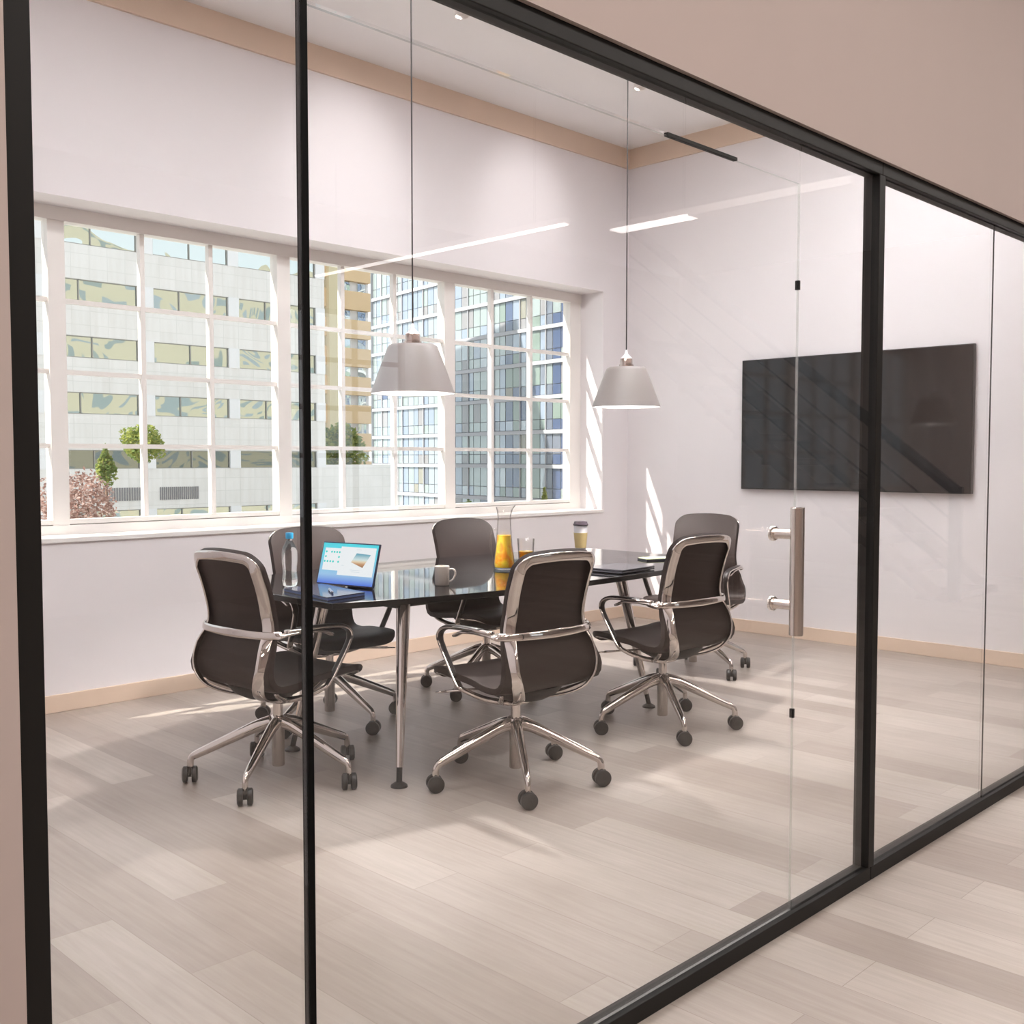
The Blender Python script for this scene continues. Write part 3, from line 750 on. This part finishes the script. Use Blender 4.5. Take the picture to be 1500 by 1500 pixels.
chair = make_chair()
CH = [((2.440, 3.802), 5, 0.5, 'leftmost black leather chair, its chrome framed back to us, beside the bottle', 147),
      ((3.122, 3.062), 85, 88, 'black leather chrome chair in the middle foreground, its back hiding the juice glass', 60),
      ((4.290, 3.167), 85, 89, 'black leather chair, chrome framed back to us, foremost by the glass door handle', 47),
      ((3.16, 4.44), -97, -90, 'black leather chair facing us behind the lit screen and the water bottle', 40),
      ((4.27, 4.43), -97, -90, 'black leather chair facing us behind the table next to the juice jug', 50),
      ((5.57, 3.875), 194, 183, 'black leather chair at the far table end, facing us below the wall screen', 125)]
def find_parts(o, base): return [c for c in o.children if c.name.split('.')[0] == base]
for i, ((x, y), phi, bphi, lab, cang) in enumerate(CH):
    c = chair if i == 0 else copy_tree(chair)
    c.location = (x, y, 0); c.rotation_euler = (0, 0, math.radians(phi-90)); c['label'] = lab
    for k, lg in enumerate(find_parts(c, 'base_leg')):
        lg.rotation_euler = (0, 0, 2*PI*k/5+math.radians(bphi-phi))
        for cs in lg.children:
            if cs.name.startswith('caster') and 'stem' not in cs.name:
                wa = math.radians(cang)                 # wheels of one chair all rolled the same way
                cs.rotation_euler = (0, 0, wa-(c.rotation_euler.z+lg.rotation_euler.z))

# ------------------------------------------------------------------ things on the table
TZ += .0005
# water bottle
b = empty('water_bottle', (2.650, 4.02, TZ), label='clear plastic water bottle with a blue cap', cat='bottle')
bm = bmesh.new()
lathe(bm, [(0, .003), (.028, .0), (.034, .006), (.0345, .035), (.031, .06), (.0315, .085), (.0345, .105), (.035, .150), (.031, .172), (.018, .198), (.0135, .206), (.0135, .216), (0, .216)], 32, cap0=False); autosmooth(link('body', bm, M['rwater'], b), 60)
bm = bmesh.new(); lathe(bm, [(0, .240), (.0155, .240), (.017, .237), (.017, .214), (.0145, .213), (0, .213)], 24); autosmooth(link('cap', bm, M['bcap'], b))
# tablet with lit screen: lower edge from BL to BR
BL, BR = Vector((2.771, 3.992)), Vector((2.836, 3.658)); mid = (BL+BR)/2; W = (BR-BL).length
ang = math.atan2(BR.y-BL.y, BR.x-BL.x)                              # local x runs along the screen, local y away from the viewer side
t = empty('tablet_computer', (mid.x, mid.y, TZ), ang, label='tablet computer standing with a lit blue screen of open windows', cat='tablet')
tilt = math.atan2(.052, .184)
body = empty('display_unit', (0, 0, .004)); body.parent = t; body.rotation_euler = (-tilt, 0, 0)
link('casing', BOX((-W/2, 0, 0), (W/2, .009, .197)), M['navy'], body, bevel=.002)
link('screen', BOX((-W/2+.006, -.0016, .006), (W/2-.006, -.0004, .191)), M['screen'], body)
def tile(name, x0, x1, z0, z1, m, d): link(name, BOX((x0-W/2, -d, z0), (x1-W/2, -.0014, z1)), m, body)
bm = bmesh.new(); box(bm, (.022-W/2, -.0021, .066), (.135-W/2, -.0015, .168)); link('open_window', bm, M['win'], body)
bm = bmesh.new(); box(bm, (.118-W/2, -.0026, .047), (.325-W/2, -.0015, .177)); link('open_window', bm, M['win'], body)
bm = bmesh.new()
for (x, z) in ((.032, .150), (.064, .150), (.080, .150), (.096, .150), (.112, .150), (.032, .128), (.112, .128), (.030, .106), (.047, .106), (.064, .106), (.081, .106), (.112, .106)):
    ring_ = [bm.verts.new((x-W/2+.0048*math.cos(2*PI*k/12), -.0029, z+.0048*math.sin(2*PI*k/12))) for k in range(12)]; bm.faces.new(ring_)
    low_ = [bm.verts.new((v.co.x, -.0015, v.co.z)) for v in ring_]
    for k in range(12): bm.faces.new((ring_[k], ring_[(k+1) % 12], low_[(k+1) % 12], low_[k]))
link('icons', bm, M['teal'], body)
bm = bmesh.new(); q = [(.190, .108), (.262, .086), (.298, .146), (.215, .150)]
A = [bm.verts.new((x-W/2, -.0032, z)) for x, z in q]; B_ = [bm.verts.new((x-W/2, -.0025, z)) for x, z in q]
bm.faces.new(A); bm.faces.new(B_[::-1])
for k in range(4): bm.faces.new((A[k], A[(k+1) % 4], B_[(k+1) % 4], B_[k]))
link('picture', bm, M['photo'], body)
bm = bmesh.new()
for (x0, x1, z) in ((.135, .150, .090), (.19, .25, .072), (.20, .25, .064), (.21, .24, .165)): box(bm, (x0-W/2, -.0031, z), (x1-W/2, -.0025, z+.002))
link('text_lines', bm, M['pale'], body)
bm = bmesh.new(); st = math.radians(24)
A = Vector((0, .012, .10)); B_ = Vector((0, .125, .002))
v = [bm.verts.new(c) for c in ((-.07, .0365, .108), (.07, .0365, .108), (.075, .120, 0), (-.075, .120, 0), (-.07, .0405, .108), (.07, .0405, .108), (.075, .124, 0), (-.075, .124, 0))]
for f in ((0, 1, 2, 3), (7, 6, 5, 4), (0, 4, 5, 1), (1, 5, 6, 2), (2, 6, 7, 3), (3, 7, 4, 0)): bm.faces.new([v[i] for i in f])
link('kickstand', bm, M['navy'], t)
# slim notebook in front of it
c0, c1, c2, c3 = Vector((2.47, 3.48)), Vector((2.68, 3.51)), Vector((2.735, 3.895)), Vector((2.52, 3.87))
cm = (c0+c1+c2+c3)/4
nb = empty('slim_notebook', (cm.x, cm.y, TZ), label='slim glossy dark blue notebook lying in front of the lit tablet', cat='notebook')
poly = [tuple(c-cm) for c in (c0, c1, c2, c3)]
bm = bmesh.new(); prism(bm, poly, .012, .015); link('cover', bm, M['ncover'], nb)
bm = bmesh.new(); prism(bm, [(x*.99, y*.993) for x, y in poly], .0025, .012); link('pages', bm, M['nedge'], nb)
bm = bmesh.new(); prism(bm, poly, 0, .0025); link('back_cover', bm, M['navy'], nb)
pn = empty('pen', (2.585, 3.62, TZ+.0205), math.radians(62), label='short silver blue pen lying on the dark blue notebook', cat='pen')
bm = bmesh.new(); tube(bm, [(-.055, 0, 0), (.045, 0, 0)], .0055, 14); autosmooth(link('barrel', bm, M['pen'], pn))
bm = bmesh.new(); tube(bm, [(-.055, 0, 0), (-.066, 0, 0), (-.070, 0, 0)], [.0054, .0045, .001], 14); autosmooth(link('tip', bm, M['navy'], pn))
bm = bmesh.new(); box(bm, (-.0, -.001, .0053), (.043, .001, .0068)); link('clip', bm, M['chrome'], pn)
# mug
mg = empty('coffee_mug', (3.152, 3.558, TZ), label='cream coffee mug with handle near the table front edge', cat='mug')
bm = bmesh.new(); lathe(bm, [(0, .0), (.030, 0), (.0325, .003), (.034, .086), (.0325, .0875), (.031, .086), (.0295, .006), (0, .006)], 32, cap0=False, cap1=False); autosmooth(link('body', bm, M['ceramic'], mg))
bm = bmesh.new(); d = Vector((.703, -.711, 0)); hp = [(.033, .071), (.047, .073), (.0585, .064), (.060, .048), (.052, .030), (.040, .020), (.032, .016)]
tube(bm, catmull([(d.x*r, d.y*r, z) for r, z in hp], 5), .0045, 10); link('handle', bm, M['ceramic'], mg, smooth=True)
bm = bmesh.new(); lathe(bm, [(0, .0700), (.0325, .0700)], 28, cap1=False)
bmesh.ops.delete(bm, geom=[], context='VERTS'); bm.free()
# jug with orange juice
jg = empty('juice_jug', (3.83, 3.84, TZ), label='tall clear glass jug half full of orange juice', cat='jug')
jo = [(.048, .0), (.055, .006), (.0555, .03), (.050, .08), (.0425, .13), (.0395, .18), (.036, .23), (.034, .27), (.037, .30), (.0435, .322)]
ji = [(r-.003, z) for r, z in jo]
bm = bmesh.new(); lathe(bm, [(0, .001)]+jo+[(ji[-1][0], .323)]+ji[::-1][:-2]+[(.050, .012), (0, .010)], 36, cap0=False, cap1=False)
for v in bm.verts:                                               # pouring lip towards the right
    if v.co.z > .285:
        a = math.atan2(v.co.y, v.co.x)-math.atan2(-.711, .703); k = max(0, math.cos(a))**6
        v.co.x += .703*.018*k*(v.co.z-.285)/.038; v.co.y += -.711*.018*k*(v.co.z-.285)/.038; v.co.z += .010*k
autosmooth(link('body', bm, M['jug'], jg), 60)
bm = bmesh.new(); lathe(bm, [(0, .012), (.049, .013), (.0515, .03), (.0462, .08), (.0387, .13), (.0357, .178), (0, .180)], 32, cap0=False, cap1=False); autosmooth(link('juice', bm, M['juice'], jg), 50)
bm = bmesh.new(); d = Vector((-.703, .711, 0)); hp = [(.036, .205), (.055, .205), (.068, .185), (.070, .13), (.066, .08), (.058, .045), (.052, .040)]
tube(bm, catmull([(d.x*r, d.y*r, z) for r, z in hp], 5), .0042, 10); link('handle', bm, M['jug'], jg, smooth=True)
# juice glass
gl = empty('juice_glass', (3.95, 3.80, TZ), label='drinking glass of orange juice just right of the jug, half hidden by a chair back', cat='glass')
bm = bmesh.new(); lathe(bm, [(0, .0), (.032, 0), (.035, .004), (.046, .155), (.0445, .156), (.043, .155), (.033, .010), (0, .009)], 32, cap0=False, cap1=False); autosmooth(link('body', bm, M['jug'], gl), 60)
bm = bmesh.new(); lathe(bm, [(0, .0105), (.0315, .0110), (.0378, .090), (0, .0905)], 28, cap0=False, cap1=False); autosmooth(link('juice', bm, M['juice'], gl))
# takeaway cup
cu = empty('takeaway_cup', (4.87, 4.22, TZ), label='white takeaway coffee cup with dark lid and tan sleeve', cat='cup')
bm = bmesh.new(); lathe(bm, [(0, 0), (.030, 0), (.0425, .168), (0, .168)], 32); autosmooth(link('body', bm, M['paper'], cu))
bm = bmesh.new(); lathe(bm, [(.0330, .028), (.0415, .120), (.0425, .120), (.0340, .028), (.0330, .028)], 32, cap0=False, cap1=False); autosmooth(link('sleeve', bm, M['sleeve'], cu))
bm = bmesh.new(); lathe(bm, [(0, .164), (.0445, .164), (.0465, .168), (.0455, .174), (.042, .176), (.040, .188), (.036, .190), (.034, .186), (0, .186)], 32); autosmooth(link('lid', bm, M['lid'], cu))
# closed laptop by the far front edge
ca, cb, cc = Vector((4.075, 3.245)), Vector((4.372, 3.270)), Vector((4.06, 3.48))
lp = empty('closed_laptop', (4.21, 3.385, TZ), math.atan2(cb.y-ca.y, cb.x-ca.x), label='slim dark closed laptop at the table front edge between the two right foreground chairs', cat='laptop')
link('base', BOX((-.149, -.118, .002), (.149, .118, .012)), M['folder'], lp, bevel=.003)
link('lid', BOX((-.149, -.118, .0135), (.149, .118, .021)), M['folder'], lp, bevel=.003)
bm = bmesh.new(); tube(bm, [(-.12, .117, .012), (.12, .117, .012)], .004, 10); link('hinge', bm, M['navy'], lp)
bm = bmesh.new()
for x in (-.12, .12):
    for y in (-.1, .1): box(bm, (x-.01, y-.003, 0), (x+.01, y+.003, .002))
link('rubber_feet', bm, M['tedge'], lp)
# note pad
np_ = empty('notepad', (4.80, 3.60, TZ), math.radians(-24), label='dark notepad with a pale yellow top sheet, partly behind the chair nearest the handle', cat='notepad')
link('cover', BOX((-.085, -.055, 0), (.085, .055, .008)), M['folder'], np_)
link('top_sheet', BOX((-.080, -.050, .008), (.085, .052, .012)), M['note'], np_)

# ------------------------------------------------------------------ staircase seen mirrored in the glass
st_ = empty('staircase', (10.0, -.94, 0), label='corridor staircase with a black handrail, seen mirrored in the partition glass', cat='staircase')
dv = Vector((-.35, -1.5, 1.29)); 
bm = bmesh.new(); box(bm, (-.05, -.05, 0), (.05, .05, 1.09)); link('newel_post', bm, M['black'], st_, bevel=.004)
bm = bmesh.new(); A = Vector((0, 0, 1.05)); tube(bm, [A, A+dv*2.2], .055, 4, up=(0, 0, 1)); link('handrail', bm, M['black'], st_)
for k in range(11):
    p = Vector((0, 0, 0))+dv*(.2*k); h = .17
    bm = bmesh.new(); box(bm, (p.x-.06, p.y-.34, p.z+.0), (p.x+1.15, p.y-.02, p.z+.06)); link('tread', bm, M['stair'], st_)
for s in (0, 1.1):
    bm = bmesh.new(); tube(bm, [Vector((s, -.1, -.02))+dv*.04, Vector((s, -.1, -.02))+dv*2.2], .09, 4); link('stringer', bm, M['stair'], st_)
for z in (.25, .5, .75):
    bm = bmesh.new(); tube(bm, [Vector((0, 0, z)), Vector((0, 0, z))+dv*2.2], .008, 6); link('rail_cable', bm, M['black'], st_)

# ------------------------------------------------------------------ outside
GZ = -9.
link('ground', BOX((-60, 6.3, GZ-.3), (170, 190, GZ)), M['ground'], kind='structure')
# --- white office block
YB_ = 62.
wb = empty('office_block', (25, YB_, GZ), label='white concrete office block with rows of ribbon windows and grey vents', cat='building')
def WBX(a, b): return BOX((a[0]-25, a[1], a[2]-GZ), (b[0]-25, b[1], b[2]-GZ))
rows = [(11.92+3.31*k-1.28, 11.92+3.31*k) for k in (2, 1, 0, -1, -2)]      # sill, head
bays = [(8.0, 15.0), (16.2, 23.6), (24.7, 30.15), (31.17, 36.36), (37.13, 43.2)]
bm = bmesh.new()
zt = 24.0
segs = []
zz = [GZ]+[z for r in rows[::-1] for z in r]
lowrows = [(-3.6, -1.75), (.76, 1.9)]
allrows = lowrows+rows[::-1]
cuts = [GZ]
for a, b in allrows: cuts += [a, b]
cuts.append(zt)
for k in range(0, len(cuts)-1, 2):
    box(bm, (6-25, 0, cuts[k]-GZ), (43.95-25, .35, cuts[k+1]-GZ))
px = [6]+[x for b_ in bays for x in b_]+[43.95]
box(bm, (6-25, .35, 0), (43.95-25, 14, zt-GZ))
link('facade', bm, M['conc'], wb)
for k in range(0, len(px)-1, 2):
    pb = bmesh.new()
    for (a, b) in allrows: box(pb, (px[k]-25, -.06, a-GZ), (px[k+1]-25, .35, b-GZ))
    link('pier', pb, M['conc2'], wb)
for ri, (a, b) in enumerate(allrows):
    for (x0, x1) in bays:
        dark = ri == 1
        f = bmesh.new(); xm = x0+(x1-x0)*(.48 if ri % 2 else .34)
        for p_, q_ in (((x0, a), (x1, a+.05)), ((x0, b-.05), (x1, b)), ((x0, a), (x0+.05, b)), ((x1-.05, a), (x1, b)), ((xm-.03, a), (xm+.03, b))):
            box(f, (p_[0]-25, .03, p_[1]-GZ), (q_[0]-25, .10, q_[1]-GZ))
        fr = link('window', f, M['frame'], wb)
        link('pane', BOX((x0-25, .11, a-GZ), (x1-25, .16, b-GZ)), M['ogd'] if dark else M['og'], fr)
for (x0, x1) in ((27.0, 30.2), (31.4, 34.1)):
    v = bmesh.new(); n = 20
    for k in range(n):
        xx = x0+(x1-x0)*k/n; box(v, (xx-25, -.05, -1.2-GZ), (xx+(x1-x0)/n*.55-25, 0, -.4-GZ))
    link('vent', v, M['vent'], wb)
# --- low podium that carries on to the right
pd = empty('podium', (47, YB_, GZ), label='low white parapet podium right of the white office block', cat='building')
bm = bmesh.new(); box(bm, (-3.0, .2, 5.3), (3.12, 12, .7-GZ)); box(bm, (-3.0, .9, 0), (3.12, 12, 5.3)); box(bm, (-3.0, .2, 9.72), (3.2, .6, 9.95)); link('parapet', bm, M['conc'], pd)
link('ribbon_window', BOX((-2.6, .8, 5.9), (2.2, .95, 7.3-.35)), M['ogd'], pd)
for x in (-2.8, 2.7): link('column', BOX((x-.2, .25, 0), (x+.2, .85, 5.3)), M['conc2'], pd)
# --- ochre building behind
ob = empty('ochre_building', (56, 80, GZ), label='ochre banded building between the white office block and the glass tower', cat='building')
bm = bmesh.new(); box(bm, (-8, 0, 0), (5.7, 12, 40)); link('wall', bm, M['conc2'], ob)
for k in range(13):
    z = 25.0-GZ-9-2.62*(k-3)
    if z < 1: break
    link('spandrel', BOX((-6, -.5, z-.85), (5.6, 0, z+.85)), M['tan'], ob)
    f = bmesh.new()
    for x in (-3.6, -1.6, .6, 2.6, 4.4): box(f, (x, -.1, z+.85), (x+.9, .02, z+1.75))
    link('window_row', f, M['og'], ob)
bm = bmesh.new(); box(bm, (.6, -.9, 0), (1.6, 0, 40)); link('pilaster', bm, M['cream'], ob)
# --- glass tower, its long face running away to the left
A = Vector((73.5, 65.0)); B_ = Vector((79.7, 102.8)); tl = (B_-A).length
tw = empty('glass_tower', (A.x, A.y, GZ), math.atan2(B_.y-A.y, B_.x-A.x), label='glass curtain wall tower at the right of the window view', cat='building')
bm = bmesh.new(); box(bm, (-16, -18, 0), (tl, -.12, 44)); link('core', bm, M['twhite'], tw)
rnd = random.Random(4)
cols = []
x = -14.
while x < tl-.4:
    wd = rnd.choice((.95, 1.0, 1.25, 1.3)); cols.append((x, min(x+wd, tl-.3))); x += wd
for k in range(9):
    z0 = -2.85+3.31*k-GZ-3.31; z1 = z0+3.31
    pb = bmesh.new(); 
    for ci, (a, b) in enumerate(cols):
        right = a < 13+rnd.uniform(-2, 2)-k*.6  # dark panes paint in reflected buildings, pale ones reflected sky
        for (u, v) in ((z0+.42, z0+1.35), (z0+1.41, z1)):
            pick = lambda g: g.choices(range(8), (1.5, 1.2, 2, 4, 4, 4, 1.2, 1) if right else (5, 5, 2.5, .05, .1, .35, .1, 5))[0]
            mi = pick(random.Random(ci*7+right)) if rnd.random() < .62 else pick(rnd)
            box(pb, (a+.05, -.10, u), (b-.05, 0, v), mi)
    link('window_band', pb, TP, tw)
    link('spandrel', BOX((-16, -.12, z0), (tl, .22, z0+.36)), M['twhite'], tw)
for a, b in cols[::4]: link('mullion', BOX((a-.06, -.12, 0), (a+.06, .12, 34)), M['twhite'], tw)
link('corner_post', BOX((tl-.5, -.3, 0), (tl+.2, .3, 36)), M['twhite'], tw)

# --- planting
def leaf_cloud(cx, cy, cz, rx, ry, rz, n, size, rn, cone=False):
    bm = bmesh.new()
    for _ in range(n):
        while True:
            v = Vector((rn.uniform(-1, 1), rn.uniform(-1, 1), rn.uniform(-1, 1)))
            if .35 < v.length < 1: break
        if cone: f = (1-v.z)/2; v.x *= f; v.y *= f
        bump = 1+.22*math.sin(5*v.x+3*v.z)*math.cos(4*v.y+2)
        p = Vector((cx+v.x*rx*bump, cy+v.y*ry*bump, cz+v.z*rz*bump))
        q = Matrix.Rotation(rn.uniform(0, 6.3), 3, 'X') @ Matrix.Rotation(rn.uniform(0, 6.3), 3, 'Z')
        s = size*rn.uniform(.6, 1.3)
        a = [p+q @ Vector(c) for c in ((-s, 0, 0), (0, -s*.5, .1*s), (s, 0, 0), (0, s*.5, .1*s))]
        vs = [bm.verts.new(c) for c in a]; bm.faces.new(vs).material_index = 0 if rn.random() < .6 else 1
    return bm
def tree(name, label, cat, x, y, zc, rx, rz, n, size, mats, group=None, cone=False, th=.12, seed=1):
    rn = random.Random(seed); t = empty(name, (x, y, GZ), label=label, cat=cat, group=group)
    h = zc-GZ
    link('foliage', leaf_cloud(0, 0, h, rx, rx, rz, n, size, rn, cone), mats, t)
    bm = bmesh.new(); tube(bm, [(0, 0, 0), (.05, 0, h*.5), (0, 0, h+rz*.1)], [th, th*.8, th*.5], 8)
    for k in range(5):
        a = k*1.3; tube(bm, [(0, 0, h-rz*.7), (rx*.4*math.cos(a), rx*.4*math.sin(a), h+rz*.15)], [th*.4, th*.15], 6)
    link('trunk', bm, M['bark'], t, smooth=True)
tree('round_tree', 'clipped round bright green tree in front of the white office block', 'tree', 21.98, 45, 2.05, .95, .85, 2600, .085, [M['leaf'], M['leaf2']], th=.09)
tree('conical_shrub', 'small conical green shrub left of the clipped round tree', 'shrub', 23.0, 51, 1.1, .75, 1.05, 700, .13, [M['leaf2'], M['leaf']], cone=True, seed=2)
tree('russet_tree', 'loose russet leaved tree at the lower left of the window view', 'tree', 16.9, 40, -.5, 1.5, 1.35, 3000, .085, [M['red'], M['redp']], seed=3)
tree('olive_shrub', 'olive green shrub below the russet tree', 'shrub', 15.45, 35, -1.75, 1.2, 1.0, 2000, .085, [M['leaf'], M['leaf2']], seed=4)
tree('roof_garden_tree', 'green tree standing behind the podium parapet', 'tree', 49.5, 68, 2.2, 2.2, 1.9, 1500, .25, [M['leaf'], M['leaf2']], seed=5)
tree('young_conifer', 'pale green conifer tip at the foot of the glass tower, left one', 'tree', 59.2, 55, -2.6, 1.0, 1.9, 700, .18, [M['leaf'], M['leaf']], cone=True, seed=6, group='conifers at the tower foot')
tree('young_conifer', 'pale green conifer tip at the foot of the glass tower, right one', 'tree', 61.6, 55, -2.4, .9, 1.9, 700, .18, [M['leaf'], M['leaf']], cone=True, seed=7, group='conifers at the tower foot')
tree('street_tree', 'dark leafy tree between the podium and the glass tower', 'tree', 55.5, 60, -3.6, 1.8, 1.6, 1200, .2, [M['leaf2'], M['leaf2']], seed=8)

# ------------------------------------------------------------------ sun and sky
sl = bpy.data.lights.new('sun', 'SUN'); sl.energy = 11; sl.angle = math.radians(.53); sl.color = (1., .95, .86)
so = bpy.data.objects.new('sun', sl); COL.objects.link(so); so.location = (-20, 20, 30)
so.rotation_euler = Vector((2.0, -1.0, -2.4)).to_track_quat('-Z', 'Y').to_euler()
wd_ = bpy.data.worlds.new('sky'); SC.world = wd_; wd_.use_nodes = True
nt = wd_.node_tree; nt.nodes.clear()
o_ = nt.nodes.new('ShaderNodeOutputWorld'); bg = nt.nodes.new('ShaderNodeBackground')
bg.inputs[0].default_value = (.86, .93, 1., 1); bg.inputs[1].default_value = 1.5
nt.links.new(bg.outputs[0], o_.inputs[0])

SC.view_settings.view_transform = 'Standard'; SC.view_settings.look = 'None'
SC.view_settings.exposure = 0; SC.view_settings.gamma = 1; SC.view_settings.use_curve_mapping = False
try:
    SC.cycles.max_bounces = 12; SC.cycles.transparent_max_bounces = 24; SC.cycles.caustics_reflective = False
except Exception: pass
